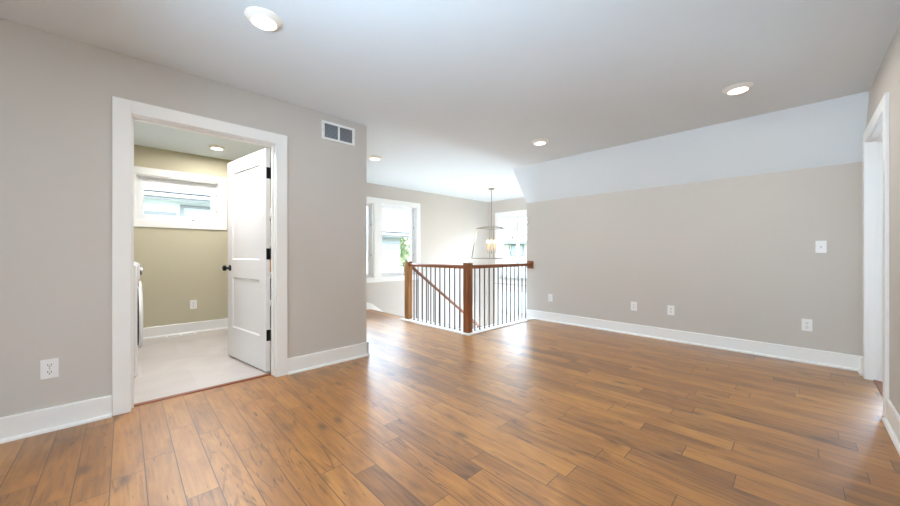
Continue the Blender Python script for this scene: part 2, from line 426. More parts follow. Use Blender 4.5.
# room beyond the right doorway
AW = (.70, 2.1, .3, 2.1)
m = MB(); wall_holes(m, 'Y', 5.9, 6.02, XR, 4.0, 0, H, [AW]); m.box(3.9, 4.02, 2.6, 6.02, 0, H); m.box(XR2, 3.9, 2.5, 2.6, 0, H)
m.box(XR, XR2, YB+.12, 5.9, 0, H)
struct(m.build('wall_bedroom', M['wall']), 'walls of the room beyond the right doorway', 'wall')
m = MB(); m.box(XR, 4.0, YB+.12, 5.9, -.3, 0)
struct(m.build('floor_bedroom', M['floor']), 'wood floor of the room beyond the right doorway', 'floor')

# ------------------------------------------------------------------ baseboards
def base_run(name, segs, lab, h=.141, th=.015, shoe=.018):
    """segs: (axis, wall coordinate, a0, a1, inward sign); axis X = wall plane x=const"""
    m = MB()
    for ax, w, a0, a1, sg in segs:
        prof = [(0, 0), (th+shoe, 0), (th+shoe, .010), (th+shoe*.7, .018), (th, .021), (th, h-.006), (th-.004, h), (0, h)]
        pr = [(w+sg*p, z) for p, z in prof]
        m.prism(pr, 'Y' if ax == 'X' else 'X', a0, a1)
    return struct(m.build(name, M['trim']), lab, 'baseboard')
base_run('baseboard_left', [('X', XL, YREAR, -.061, 1), ('X', XL, 1.049, YL+.015, 1), ('Y', YL, XW, XL+.015, 1)], 'white baseboard along the left wall and round its corner')
base_run('baseboard_back', [('Y', YB, XL-.0, XR, -1)], 'white baseboard under the back wall')
base_run('baseboard_right', [('X', XR, YREAR, 3.555, -1), ('X', XR, 4.705, YB, -1)], 'white baseboard along the right wall')
base_run('baseboard_rear', [('Y', YREAR, XL, XR, 1)], 'white baseboard on the wall behind the viewer')
base_run('baseboard_laundry', [('X', XW+.006, .0, YL-.126, 1), ('Y', YL-.126, XW, XL2, -1), ('X', XL2-.006, 1.08, YL-.126, -1)], 'white baseboard inside the laundry room')
# stairwell skirt board stepping down with the stairs, landing baseboard before it
m = MB(); m.prism([(YL, 0), (YL, .141), (YV-.08, .141), (YV+.03, .10), (5.78, .10-.74*(5.78-YV-.03)), (6.979, .10-.74*(5.78-YV-.03)), (6.979, -2.1), (5.5, -2.0), (YV, -.35), (YV, 0)], 'X', XW, XW+.018)
struct(m.build('baseboard_stair', M['trim'], bevel=.003), 'white skirt board following the stairs down the window wall', 'baseboard')

# ------------------------------------------------------------------ door casings
def casing_x(name, xw, sg, y0, y1, ztop, w=.09, th=.018, xback=None, lab=''):
    """casing on the wall plane x=xw plus jambs reaching to xback"""
    r = thing(name, lab, 'door frame', (xw, (y0+y1)/2, 0), kind='structure'); c = (y0+y1)/2
    m = MB(); m.box(0, sg*th, y0-w-c, y0-c, 0, ztop+w); m.box(0, sg*th, y1-c, y1+w-c, 0, ztop+w); m.box(0, sg*th, y0-c, y1-c, ztop, ztop+w)
    m.build('casing', M['trim'], r, bevel=.0025)
    d = xback-xw
    m = MB(); j = .019; e = .005
    m.box(0, d, y0-c-j+e, y0-c+e, 0, ztop-e+j); m.box(0, d, y1-c-e, y1-c+j-e, 0, ztop-e+j); m.box(0, d, y0-c+e, y1-c-e, ztop-e, ztop-e+j)
    m.build('jamb', M['trim'], r, bevel=.001)
    m = MB(); q = d*.42; t = .011; k = d*.68
    m.box(q, k, y0-c+e, y0-c+e+t, 0, ztop-e); m.box(q, k, y1-c-e-t, y1-c-e, 0, ztop-e); m.box(q, k, y0-c+e+t, y1-c-e-t, ztop-e-t, ztop-e)
    m.build('door_stop', M['trim'], r, bevel=.001)
    # casing on the other face
    m = MB(); m.box(d, d-sg*.016, y0-w-c, y0-c, 0, ztop+w); m.box(d, d-sg*.016, y1-c, y1+w-c, 0, ztop+w); m.box(d, d-sg*.016, y0-c, y1-c, ztop, ztop+w)
    m.build('casing', M['trim'], r, bevel=.0025)
    return r
casing_x('trim_1', XL, 1, .031, .958, 2.045, xback=XL2-.006, lab='white casing and jambs of the laundry doorway')
casing_x('trim_2', XR, -1, 3.66, 4.60, 2.045, xback=XR2, lab='white casing and jambs of the doorway at the right edge')

# threshold strip
m = MB(); m.prism([(XL2-.004, 0), (XL2-.004, .005), (XL2+.004, .009), (XL2+.034, .009), (XL2+.042, .003), (XL2+.042, 0)], 'Y', .037, .952)
tag(m.build('threshold', M['thresh']), 'thin reddish wood threshold strip under the laundry doorway', 'threshold', kind='structure').name = 'trim_3'
m = MB(); m.prism([(XR+.03, 0), (XR+.034, .009), (XR+.075, .009), (XR+.08, 0)], 'Y', 3.666, 4.594)
struct(m.build('trim_4', M['thresh']), 'thin wood threshold strip in the right doorway', 'threshold')

# ------------------------------------------------------------------ laundry door, open
PX, PY = XL2-.012, .948
dr = thing('door_1', 'white two-panel laundry door standing open on black hinges', 'door', (PX, PY, 0), R(-81.3), kind='structure')
DW, DZ0, DZ1, DT = .868, .022, 2.032, .035
m = MB()
ys = [(-.006, -.135), (-DW+.118, -DW)]
zs = [(DZ0, .325), (.842, 1.022), (1.905, DZ1)]
m.box(0, DT, -.006, -.135, DZ0, DZ1); m.box(0, DT, -DW+.118, -DW, DZ0, DZ1)
for a, b in zs: m.box(0, DT, -.135, -DW+.118, a, b)
leaf = m.build('door_leaf', M['doorw'], dr)
for a, b in ((.325, .842), (1.022, 1.905)):
    m = MB(); y0, y1 = -.135, -DW+.118; g = .013
    m.box(.011, DT-.011, y0, y1, a, b)
    # bevelled sticking round the recess on both faces
    for xf, xi in ((DT, DT-.011), (0, .011)):
        o_ = [(y0, a), (y1, a), (y1, b), (y0, b)]; i_ = [(y0-g, a+g), (y1+g, a+g), (y1+g, b-g), (y0-g, b-g)]
        O = [m.bm.verts.new((xf, *p)) for p in o_]; I = [m.bm.verts.new((xi+(.001 if xf > xi else -.001), *p)) for p in i_]
        for k in range(4): m.bm.faces.new([O[k], O[(k+1) % 4], I[(k+1) % 4], I[k]])
    m.build('door_panel', M['doorw'], dr)
for z in (1.81, 1.08, .346):
    m = MB(); m.tube([(-.006, .004, z-.052), (-.006, .004, z+.052)], .0075, 12)
    m.box(0, DT-.004, -.0065, -.002, z-.05, z+.05)
    m.build('hinge', M['black'], dr, smooth=False)
def knob(parent, y, z, x, sg):
    q = Matrix.Translation((x, y, z)) @ Matrix.Rotation(sg*R(90), 4, 'Y')
    m = MB(); m.rev([(0, 0), (.031, 0), (.032, .004), (.028, .009), (.012, .011), (.0105, .03), (.017, .036), (.027, .044), (.029, .053), (.026, .063), (.014, .069), (0, .07)], 28, q)
    return m.build('door_knob', M['black'], parent, smooth=True)
knob(dr, -DW+.062, .933, DT, 1); knob(dr, -DW+.062, .933, 0, -1)
m = MB(); m.box(.008, DT-.008, -DW-.001, -DW+.001, .90, .965); m.build('latch_plate', M['black'], dr)

# ------------------------------------------------------------------ windows
def window(name, axis, wall, sg, a0, a1, z0, z1, lab, depth=.15, muntins=(), crank=True, casing=True, cw=.09, csides=(1, 1), sashw=.045, vdiv=(), hdiv=()):
    """sg: direction into the room along axis; opening a0..a1 / z0..z1"""
    r = thing(name, lab, 'window', kind='structure')
    def bx(m, n0, n1, p0, p1, q0, q1):
        n0, n1 = wall+sg*n0, wall+sg*n1
        if axis == 'X': m.box(n0, n1, p0, p1, q0, q1)
        else: m.box(p0, p1, n0, n1, q0, q1)
    j = .014
    if casing:
        m = MB(); t = .018; l = cw*csides[0]; rr = cw*csides[1]
        bx(m, 0, t, a0-l, a0, z0-cw, z1+cw); bx(m, 0, t, a1, a1+rr, z0-cw, z1+cw)
        bx(m, 0, t, a0, a1, z1, z1+cw); bx(m, 0, t, a0, a1, z0-cw, z0)
        m.build('casing', M['trim'], r, bevel=.0025)
    m = MB()
    bx(m, 0, -depth, a0-.001, a0+j, z0, z1); bx(m, 0, -depth, a1-j, a1+.001, z0, z1); bx(m, 0, -depth, a0+j, a1-j, z1-j, z1); bx(m, 0, -depth, a0+j, a1-j, z0, z0+j)
    m.build('window_jamb', M['trim'], r)
    A0, A1, Z0, Z1 = a0+j, a1-j, z0+j, z1-j
    f = .018
    m = MB(); bx(m, -.07, -.135, A0, A0+f, Z0, Z1); bx(m, -.07, -.135, A1-f, A1, Z0, Z1); bx(m, -.07, -.135, A0+f, A1-f, Z1-f, Z1); bx(m, -.07, -.135, A0+f, A1-f, Z0, Z0+f)
    A0 += f; A1 -= f; Z0 += f; Z1 -= f
    m.build('window_frame', M['vinyl'], r, bevel=.002)
    cells_a = [A0, *[v for v in vdiv], A1]
    cells_z = [Z0, *[v for v in hdiv], Z1]
    m = MB(); s = sashw
    for i in range(len(cells_a)-1):
        for k in range(len(cells_z)-1):
            p0, p1, q0, q1 = cells_a[i], cells_a[i+1], cells_z[k], cells_z[k+1]
            bx(m, -.085, -.12, p0, p0+s, q0, q1); bx(m, -.085, -.12, p1-s, p1, q0, q1)
            bx(m, -.085, -.12, p0+s, p1-s, q1-s, q1); bx(m, -.085, -.12, p0+s, p1-s, q0, q0+s)
    m.build('sash', M['vinyl'], r, bevel=.003)
    m = MB(); bx(m, -.1, -.104, A0+s*.5, A1-s*.5, Z0+s*.5, Z1-s*.5); m.build('glass_pane', M['glass'], r)
    if crank:
        c = crank if isinstance(crank, (int, float)) and crank is not True else (a0+a1)/2
        m = MB(); bx(m, -.035, -.07, c-.045, c+.045, z0+j, z0+j+.017)
        if axis == 'X': m.tube([(wall-sg*.045, c+.01, z0+j+.02), (wall-sg*.04, c-.05, z0+j+.022)], .005, 8); 
        m.build('crank_handle', M['vinyl'], r, bevel=.003)
        m = MB(); bx(m, -.04, -.055, c+.055, c+.068, z0+j, z0+j+.025); m.build('crank_knob', M['black'], r, bevel=.002)
        for zz in (.3, .7):
            m = MB(); zq = z0+(z1-z0)*zz; bx(m, -.066, -.078, A1+.001, A1+.012, zq-.018, zq+.018); m.build('sash_lock', M['nickel'] , r, bevel=.002)
    c = (a0+a1)/2; zc = (z0+z1)/2
    nrm = (sg, 0, 0) if axis == 'X' else (0, sg, 0)
    pos = (wall-sg*(depth+.01), c, zc) if axis == 'X' else (c, wall-sg*(depth+.01), zc)
    portal(pos, nrm, a1-a0, z1-z0)
    return r
window('window_1', 'X', XW+.006, 1, *LW, 'small white awning window high on the laundry wall', depth=.156, crank=.62, sashw=.052)
window('window_2', 'X', XW, 1, *SW1, 'left window of the white-cased stair pair, mostly behind the wall corner', csides=(1, .89), sashw=.05)
window('window_3', 'X', XW, 1, *SW2, 'right window of the white-cased stair pair', csides=(.89, 1.1), crank=4.2, sashw=.05)
window('window_4', 'Y', YF, -1, *FW1, 'tall stairwell window behind the chandelier', vdiv=(-4.89,), crank=False, sashw=.045)
window('window_5', 'Y', YF, -1, *FW2, 'lower stairwell window seen through the balusters', vdiv=(-4.89,), hdiv=(-.43,), crank=False, sashw=.045)
window('window_6', 'Y', YREAR, 1, *RW, 'unseen window added behind the viewer to let in light', crank=False)
window('window_7', 'Y', 5.9, -1, *AW, 'window of the room beyond the right doorway', depth=.12, crank=False)

# ------------------------------------------------------------------ guard railing round the stairwell
XG = -3.120; YG = 3.350; XP2 = -4.453
gr = thing('guard_railing', 'stained wood and black baluster guard railing around the open stairwell', 'railing', (XG, YG, 0))
def gpart(m, name, mat, **k):
    bmesh.ops.translate(m.bm, vec=(-XG, -YG, 0), verts=m.bm.verts); return m.build(name, mat, gr, **k)
m = MB(); m.box(XP2-.10, XG+.11, YG-.11, YG+.105, 0, .014); m.box(XG-.095, XG+.11, YG+.105, YB-.034, 0, .014)
gpart(m, 'base_rail', M['trim'], bevel=.003)['label'] = 'flat white painted base board'
def newel(x, y, mat, z1=.952):
    m = MB(); h = .046
    m.box(x-h, x+h, y-h, y+h, .014, z1-.012); m.box(x-h-.004, x+h+.004, y-h-.004, y+h+.004, z1-.03, z1-.022)
    m.prism([(x-h-.003, y-h-.003), (x+h+.003, y-h-.003), (x+h+.003, y+h+.003), (x-h-.003, y+h+.003)], 'Z', z1-.012, z1)
    return gpart(m, 'newel_post', mat, bevel=.004)
newel(XG, YG, M['newel']); newel(XP2, YG, M['newel2'])
m = MB(); prof = [(-.03, .884), (-.022, .872), (.022, .872), (.03, .884), (.032, .908), (.022, .922), (-.022, .922), (-.032, .908)]
m.prism([(YG+a, z) for a, z in prof], 'X', XP2+.046, XG-.046); gpart(m, 'handrail', M['railx'], bevel=.002)
m = MB(); m.prism([(XG+a, z) for a, z in prof], 'Y', YG+.046, YB-.02); gpart(m, 'handrail', M['raily'], bevel=.002)
m = MB(); m.box(XG-.066, XG+.056, YB-.02, YB, .832, .957); m.box(XG-.052, XG+.042, YB-.026, YB-.02, .846, .943)
gpart(m, 'wall_rosette', M['newel'], bevel=.003)['label'] = 'square wood block fixing the rail to the wall'
def balu(parent, off, x, y, z0, z1):
    m = MB(); r = .0062
    m.tube([(x, y, z0), (x, y, z1)], r, square=True)
    m.box(x-.009, x+.009, y-.009, y+.009, z0, z0+.012)
    bmesh.ops.translate(m.bm, vec=(-off[0], -off[1], -off[2]), verts=m.bm.verts)
    return m.build('baluster', M['iron'], parent)
for i in range(11): balu(gr, (XG, YG, 0), XP2+.152+i*.1030, YG, .014, .874)
for i in range(13): balu(gr, (XG, YG, 0), XG, 3.49+i*.104, .014, .874)

# stairs
stt = thing('staircase', 'stairs going down along the window wall behind the railing', 'stairs', (XW, YV, -.19), kind='structure')
RISE, RUN = .19, .257
XS = -4.40
for i in range(9):
    z = -RISE*(i+1); y = YV+.02+RUN*i
    m = MB(); m.box(.02, XS-XW, y-YV-.025, y-YV+RUN, z+.19-.028, z+.19); m.build('tread', M['tread'], stt, bevel=.006)
    m = MB(); m.box(.02, XS-XW-.02, y-YV-.002, y-YV+.016, z+.19-.0, z+.19+RISE-.03); m.build('riser', M['trim'], stt)
m = MB(); m.prism([(YV+.02-YV, -.28), (0.02, .08), (RUN*9, -RISE*8-.03), (RUN*9, -RISE*8-.42)], 'X', XS-XW-.05, XS-XW-.02); m.build('stringer', M['trim'], stt)
m = MB(); y = YV+.02+RUN*9; m.box(XW, XL, y, YF, -1.9-.2, -1.9)
struct(m.build('floor_landing', M['floor']), 'intermediate landing of the stairs', 'floor')
# descending stair rail
XH = -4.453
sr = thing('stair_handrail', 'wooden stair handrail sloping down behind the guard railing', 'railing', (XH, YV+.02, -.19))
def hz(y): return .841-.729*(y-3.443)
off = (XH, YV+.02, -.19)
m = MB(); ya, yb = YG+.046, 5.62
prof2 = [(-.026, -.02), (.026, -.02), (.03, .008), (.018, .024), (-.018, .024), (-.03, .008)]
A = [m.bm.verts.new((a-.0, ya-off[1], hz(ya)+z-off[2])) for a, z in prof2]; B = [m.bm.verts.new((a, yb-off[1], hz(yb)+z-off[2])) for a, z in prof2]
m.bm.faces.new(A[::-1]); m.bm.faces.new(B)
for i in range(6): m.bm.faces.new([A[i], A[(i+1) % 6], B[(i+1) % 6], B[i]])
m.build('handrail', M['raily'], sr)
yy = YV+.085
while yy < 5.5:
    k = int((yy-(YV-.005))//RUN); z0 = -RISE*(k+1)
    balu(sr, off, XH, yy, z0, hz(yy)-.015); yy += RUN/2
m = MB(); m.box(-.045, .045, 5.62-off[1], 5.71-off[1], -1.7-off[2], -.55-off[2]); m.build('newel_post', M['newel2'], sr, bevel=.004)

# ------------------------------------------------------------------ chandelier
CX, CY = -4.479, 5.533
ch = thing('lantern_chandelier', 'open metal lantern chandelier with lit candle bulbs hanging in the stairwell', 'chandelier', (CX, CY, H))
def cz(z): return z-H
m = MB(); m.rev([(0, 0), (.065, 0), (.065, -.012), (.05, -.024), (.012, -.03), (.0, -.03)], 32); m.build('canopy', M['nickel'], ch, smooth=True)
m = MB(); m.tube([(0, 0, -.025), (0, 0, cz(1.66))], .0065, 10); m.build('stem', M['nickel'], ch, smooth=True)
T, Bt = .215, .292; zt, zb = cz(1.605), cz(.975)
m = MB(); tp = [(T, T), (-T, T), (-T, -T), (T, -T)]; bt = [(Bt, Bt), (-Bt, Bt), (-Bt, -Bt), (Bt, -Bt)]
for k in range(4):
    m.tube([(*tp[k], zt), (*tp[(k+1) % 4], zt)], .0055, square=True); m.tube([(*bt[k], zb), (*bt[(k+1) % 4], zb)], .0055, square=True)
    m.tube([(*tp[k], zt), (*bt[k], zb)], .0055, square=True); m.tube([(0, 0, cz(1.66)), (*tp[k], zt)], .005, square=True)
m.build('lantern_frame', M['nickel'], ch)
m = MB(); m.tube([(0, 0, cz(1.66)), (0, 0, cz(1.10))], .005, 8); m.rev([(0, -.02), (.012, -.014), (.016, 0), (.01, .014), (0, .018)], 16, Matrix.Translation((0, 0, cz(1.10))))
for k in range(5):
    a = 2*math.pi*k/5+.35; c, s = math.cos(a), math.sin(a)
    m.tube([(0, 0, cz(1.10)), (.04*c, .04*s, cz(1.082)), (.075*c, .075*s, cz(1.09)), (.09*c, .09*s, cz(1.12)), (.09*c, .09*s, cz(1.15))], .004, 8)
m.build('candle_arms', M['nickel'], ch, smooth=True)
for k in range(5):
    a = 2*math.pi*k/5+.35; x, y = .09*math.cos(a), .09*math.sin(a)
    m = MB(); m.rev([(0, 0), (.011, 0), (.011, .14), (0, .14)], 14, Matrix.Translation((x, y, cz(1.15)))); cd = m.build('candle', M['candle'], ch, smooth=True)
    m = MB(); m.rev([(0, 0), (.009, .004), (.015, .022), (.013, .042), (.005, .066), (0, .075)], 14, Matrix.Translation((x, y, cz(1.29)))); m.build('bulb', M['bulb'], cd, smooth=True)
pl = bpy.data.lights.new('chandelier_glow', 'POINT'); pl.energy = 12; pl.color = (1, .8, .55); pl.shadow_soft_size = .09
po = bpy.data.objects.new('chandelier_glow', pl); COL.objects.link(po); po.location = (CX, CY, 1.40)

# ------------------------------------------------------------------ recessed ceiling lights
def downlight(x, y, label, power, src=[None], tint=(1, .93, .84)):
    if src[0] is None:
        r = thing('recessed_light', label, 'ceiling light', (x, y, H), group='recessed ceiling lights')
        m = MB(); m.rev([(.062, -.024), (.067, -.0265), (.074, -.024), (.088, -.009), (.096, -.005), (.098, 0), (.062, 0)], 40, closed=True); m.build('trim_ring', M['baffle'], r, smooth=True)
        m = MB(); m.rev([(0, -.0262), (.064, -.0255), (.064, -.020), (0, -.020)], 40); m.build('light_lens', M['lens'], r, smooth=True)
        src[0] = r
    else:
        r = copy_tree(src[0]); r.location = (x, y, H); r['label'] = label
    l = bpy.data.lights.new('downlight_lamp', 'AREA'); l.shape = 'DISK'; l.size = .12; l.energy = power; l.color = tint
    o = bpy.data.objects.new('downlight_lamp', l); COL.objects.link(o); o.location = (x, y, H-.0285)
    return r
downlight(-2.146, .579, 'round recessed ceiling light nearest the laundry door', 3)
downlight(-.348, 3.613, 'round recessed ceiling light near the sloped ceiling at the right', 7)
downlight(-2.18, 3.62, 'round recessed ceiling light over the loft near the railing', 7)
downlight(-4.166, 2.548, 'round recessed ceiling light in the hall past the wall corner', 7)
downlight(-5.152, .848, 'round recessed ceiling light inside the laundry room', 15, tint=(1, .96, .92))
downlight(-3.8, .45, 'unseen recessed light added inside the laundry doorway to brighten the room', 22, tint=(1, .97, 1))  # hidden lamp added above the door head to lift the laundry
downlight(-.6, .3, 'unseen recessed light added above the viewer to warm the left wall', 15, tint=(1, .90, .76))  # out-of-view lamp added for warmth on left wall and near floor

# ------------------------------------------------------------------ outlets and wall plates
def plate_rot(nx, ny): return math.atan2(ny, nx)-math.pi/2+math.pi
def outlet(x, y, z, face, label, src={}):
    """face: inward normal. local: plate in XZ plane facing -Y"""
    rz = math.atan2(face[1], face[0])+math.pi/2
    if 'o' not in src:
        r = thing('electrical_outlet', label, 'outlet', (x, y, z), rz, 'electrical outlets')
        m = MB(); m.box(-.037, .037, -.0055, 0, -.059, .059); m.build('wall_plate', M['plate'], r, bevel=.003)
        for s in (-1, 1):
            m = MB(); zc = s*.0215
            m.prism([(-.017, zc-.009), (-.011, zc-.0145), (.011, zc-.0145), (.017, zc-.009), (.017, zc+.009), (.011, zc+.0145), (-.011, zc+.0145), (-.017, zc+.009)], 'Y', -.0085, -.005)
            rc = m.build('receptacle', M['plate'], r, bevel=.001)
            m = MB(); m.box(-.0085, -.0055, -.0092, -.008, zc-.001, zc+.009); m.box(.0055, .0085, -.0092, -.008, zc-.001, zc+.009)
            m.rev([(0, 0), (.0032, 0), (.0032, .0012), (0, .0012)], 12, Matrix.Translation((0, -.008, zc-.008)) @ Matrix.Rotation(R(90), 4, 'X'))
            m.build('slots', M['slot'], rc)
        m = MB(); m.rev([(0, 0), (.0035, 0), (.003, .0015), (0, .002)], 12, Matrix.Translation((0, -.0055, 0)) @ Matrix.Rotation(R(90), 4, 'X')); m.build('screw', M['grille'], r)
        src['o'] = r
    else:
        r = copy_tree(src['o']); r.location = (x, y, z); r.rotation_euler = (0, 0, rz); r['label'] = label
    return r
outlet(XL, -.33, .379, (1, 0), 'white duplex outlet on the left wall beside the laundry doorway')
outlet(.054, YB, .373, (0, -1), 'white duplex outlet on the back wall below the single-jack plate')
outlet(-1.106, YB, .378, (0, -1), 'white duplex outlet on the back wall, right one of the close pair')
outlet(-2.752, YB, .376, (0, -1), 'white duplex outlet on the back wall nearest the railing')
outlet(XW+.006, .678, .384, (1, 0), 'white duplex outlet on the olive laundry wall above the floor register')
def jack_plate(x, y, z, label, n):
    r = thing('jack_plate', label, 'wall plate', (x, y, z))
    m = MB(); m.box(-.037, .037, -.0055, 0, -.059, .059); m.build('wall_plate', M['plate'], r, bevel=.003)
    for i in range(n):
        zc = (i-(n-1)/2)*.035
        m = MB(); m.rev([(0, 0), (.0065, 0), (.0065, .004), (.004, .005), (.004, .009), (0, .009)], 16, Matrix.Translation((0, -.0055, zc)) @ Matrix.Rotation(R(90), 4, 'X')); m.build('jack', M['grille'], r, smooth=True)
    return r
jack_plate(.148, YB, 1.148, 'white wall plate with one small round jack at its centre', 1)
jack_plate(-1.529, YB, .381, 'narrow-looking white low wall plate with two dark jacks, left of an outlet', 2)

# ------------------------------------------------------------------ return air grille
rv = thing('return_air_grille', 'white framed two-section air return grille high on the left wall', 'air vent', (XL, 1.5385, 2.281))
w, h = .1735, .0895
m = MB(); b_ = .022
m.box(0, .009, -w, w, h-b_, h); m.box(0, .009, -w, w, -h, -h+b_); m.box(0, .009, -w, -w+b_+.006, -h+b_, h-b_); m.box(0, .009, w-b_-.006, w, -h+b_, h-b_); m.box(0, .009, -.009, .009, -h+b_, h-b_)
m.build('grille_frame', M['trim'], rv, bevel=.002)
m = MB(); m.box(.0002, .001, -w+.01, w-.01, -h+.01, h-.01); m.build('shade_backing', M['void'], rv)  # dark sheet on the wall standing for shade inside the duct
for y0, y1 in ((-w+b_+.006, -.009), (.009, w-b_-.006)):
    m = MB(); n = 11
    for i in range(n):
        z = -h+b_+(i+.5)*(2*h-2*b_)/n
        m.prism([(.001, z+.004), (.002, z+.0048), (.0082, z-.0035), (.0072, z-.0043)], 'Y', y0, y1)
    m.build('louvers', M['grille'], rv)
for y in (-w+.012, w-.012):
    m = MB(); m.rev([(0, 0), (.004, 0), (.003, .002), (0, .0025)], 12, Matrix.Translation((.009, y, 0)) @ Matrix.Rotation(R(90), 4, 'Y')); m.build('screw', M['grille'], rv)

# ------------------------------------------------------------------ floor register in the laundry
fr = thing('floor_register', 'long white floor register on the tiles below the laundry outlet', 'floor vent', (-5.672, .54, .004))
m = MB(); a, b = .155, .036
m.box(-b, b, -a, -a+.016, 0, .006); m.box(-b, b, a-.016, a, 0, .006); m.box(-b, -b+.013, -a+.016, a-.016, 0, .006); m.box(b-.013, b, -a+.016, a-.016, 0, .006); m.box(-b+.013, b-.013, -.01, .01, 0, .006)
m.build('register_frame', M['trim'], fr, bevel=.0015)
for sg in (-1, 1):
    m = MB()
    for i in range(9): y = sg*(.018+i*.0138); m.box(-b+.013, b-.013, y-.002, y+.002, .001, .0045)
    m.box(-.002, .002, min(sg*.016, sg*.131), max(sg*.016, sg*.131), .001, .004)
    m.build('fins', M['applg'], fr)  # fins coloured dark for the shade in the slots
m = MB(); m.box(-b+.005, b-.005, -a+.008, a-.008, .0002, .001); m.build('shade_backing', M['void'], fr)  # dark sheet in place of the shaded hollow below the fins

# ------------------------------------------------------------------ washer and dryer (front faces look towards +Y)
def machine(name, label, cat, xc, yf, hgt, ajar):
    r = thing(name, label, cat, (xc, yf, .004))
    w = .335
    m = MB(); m.box(-w, w, -.72, 0, .02, hgt); m.build('body', M['applw'], r, bevel=.014)
    m = MB(); m.prism([(0, hgt-.135), (.018, hgt-.125), (.014, hgt-.012), (0, hgt-.002)], 'X', -w+.01, w-.01); m.build('control_panel', M['applw'], r, bevel=.004)
    m = MB(); m.rev([(0, 0), (.036, 0), (.033, .024), (0, .026)], 28, Matrix.Translation((0, .015, hgt-.07)) @ Matrix.Rotation(R(-90), 4, 'X')); m.build('dial', M['applg'], r, smooth=True)
    for k in (-.2, .17, .24):
        m = MB(); m.box(k-.012, k+.012, .014, .022, hgt-.085, hgt-.055); m.build('button', M['slot'], r, bevel=.002)
    q = Matrix.Translation((0, 0, hgt*.5+.0)) @ Matrix.Rotation(R(-90), 4, 'X')
    m = MB(); m.rev([(.282, .012), (.286, .026), (.27, .038), (.215, .04), (.20, .028), (.19, .012)], 48, q, closed=True); d = m.build('door', M['applw'], r, smooth=True)
    m = MB(); m.rev([(0, .030), (.12, .034), (.2, .030), (.2, .01), (0, .01)], 48, q); m.build('door_glass', M['applg'], d, smooth=True)
    m = MB(); m.rev([(.262, 0), (.262, .013), (.19, .013), (.19, 0)], 48, q, closed=True); m.build('door_gap_shade', M['slot'], d)  # dark ring painted for the shadow gap between door and body
    m = MB(); m.box(-.285, -.262, .0, .03, hgt*.5-.07, hgt*.5-.035); m.build('door_hinge', M['black'], d, bevel=.002)
    m = MB(); m.box(-.285, -.262, .0, .03, hgt*.5+.035, hgt*.5+.07); m.build('door_hinge', M['black'], d, bevel=.002)
    for sx in (-1, 1):
        for yy in (-.66, -.06):
            m = MB(); m.rev([(0, 0), (.022, 0), (.02, .022), (0, .022)], 14, Matrix.Translation((sx*.28, yy, 0))); m.build('foot', M['slot'], r)
    return r
machine('washing_machine', 'white front-loading machine by the laundry door jamb, nearer of two', 'washing machine', -4.28, .080, .985, 0)
machine('clothes_dryer', 'white front-loading machine farther in, beside the laundry window wall', 'dryer', -5.08, .100, .985, 0)

# ------------------------------------------------------------------ shelving behind the laundry door
sh = thing('shelving_unit', 'white open shelving unit glimpsed through the hinge gap of the laundry door', 'shelf', (-5.05, 1.53, .004))
for sx in (-.37, .37):
    m = MB(); m.box(sx-.012, sx+.012, -.17, .17, 0, 1.75); m.build('side_panel', M['trim'], sh, bevel=.002)
shz = (.08, .46, .83, 1.2, 1.57)
for z in shz:
    m = MB(); m.box(-.358, .358, -.17, .17, z-.02, z); m.build('shelf', M['trim'], sh, bevel=.002)
def bin_(x, y, z, w, d, h, mat, name, label, cat):
    r = thing(name, label, cat, (x, y, z+.004)); m = MB(); t = .006
    m.box(-w, w, -d, d, 0, t); m.box(-w, -w+t, -d, d, t, h); m.box(w-t, w, -d, d, t, h); m.box(-w+t, w-t, -d, -d+t, t, h); m.box(-w+t, w-t, d-t, d, t, h); m.build('bin_body', mat, r, bevel=.003)
    m = MB(); m.box(-w-.006, w+.006, -d-.006, d+.006, h, h+.014); m.build('lid', mat, r, bevel=.003); return r
bin_(-5.05, 1.52, .83, .28, .13, .2, M['orange'], 'cardboard_box', 'orange-brown box on the shelving behind the laundry door', 'box')
bin_(-5.05, 1.52, .46, .28, .13, .24, M['greybin'], 'storage_bin', 'dark grey storage bin on the middle low shelf behind the door', 'bin')
bin_(-5.05, 1.52, .08, .28, .13, .22, M['greybin'], 'storage_bin', 'dark grey storage bin on the bottom shelf behind the door', 'bin')

# ------------------------------------------------------------------ outside
GZ = -3.1
m = MB(); m.box(-60, 40, -30, 70, GZ-.2, GZ)
struct(m.build('ground', M['lawn']), 'grass ground outside the house', 'ground')
m = MB(); m.box(XW-.15, 4.1, YREAR-.15, YF+.15, GZ, ZLOW-.1)
struct(m.build('trim_5', M['extwall']), 'foundation band under the house', 'foundation')

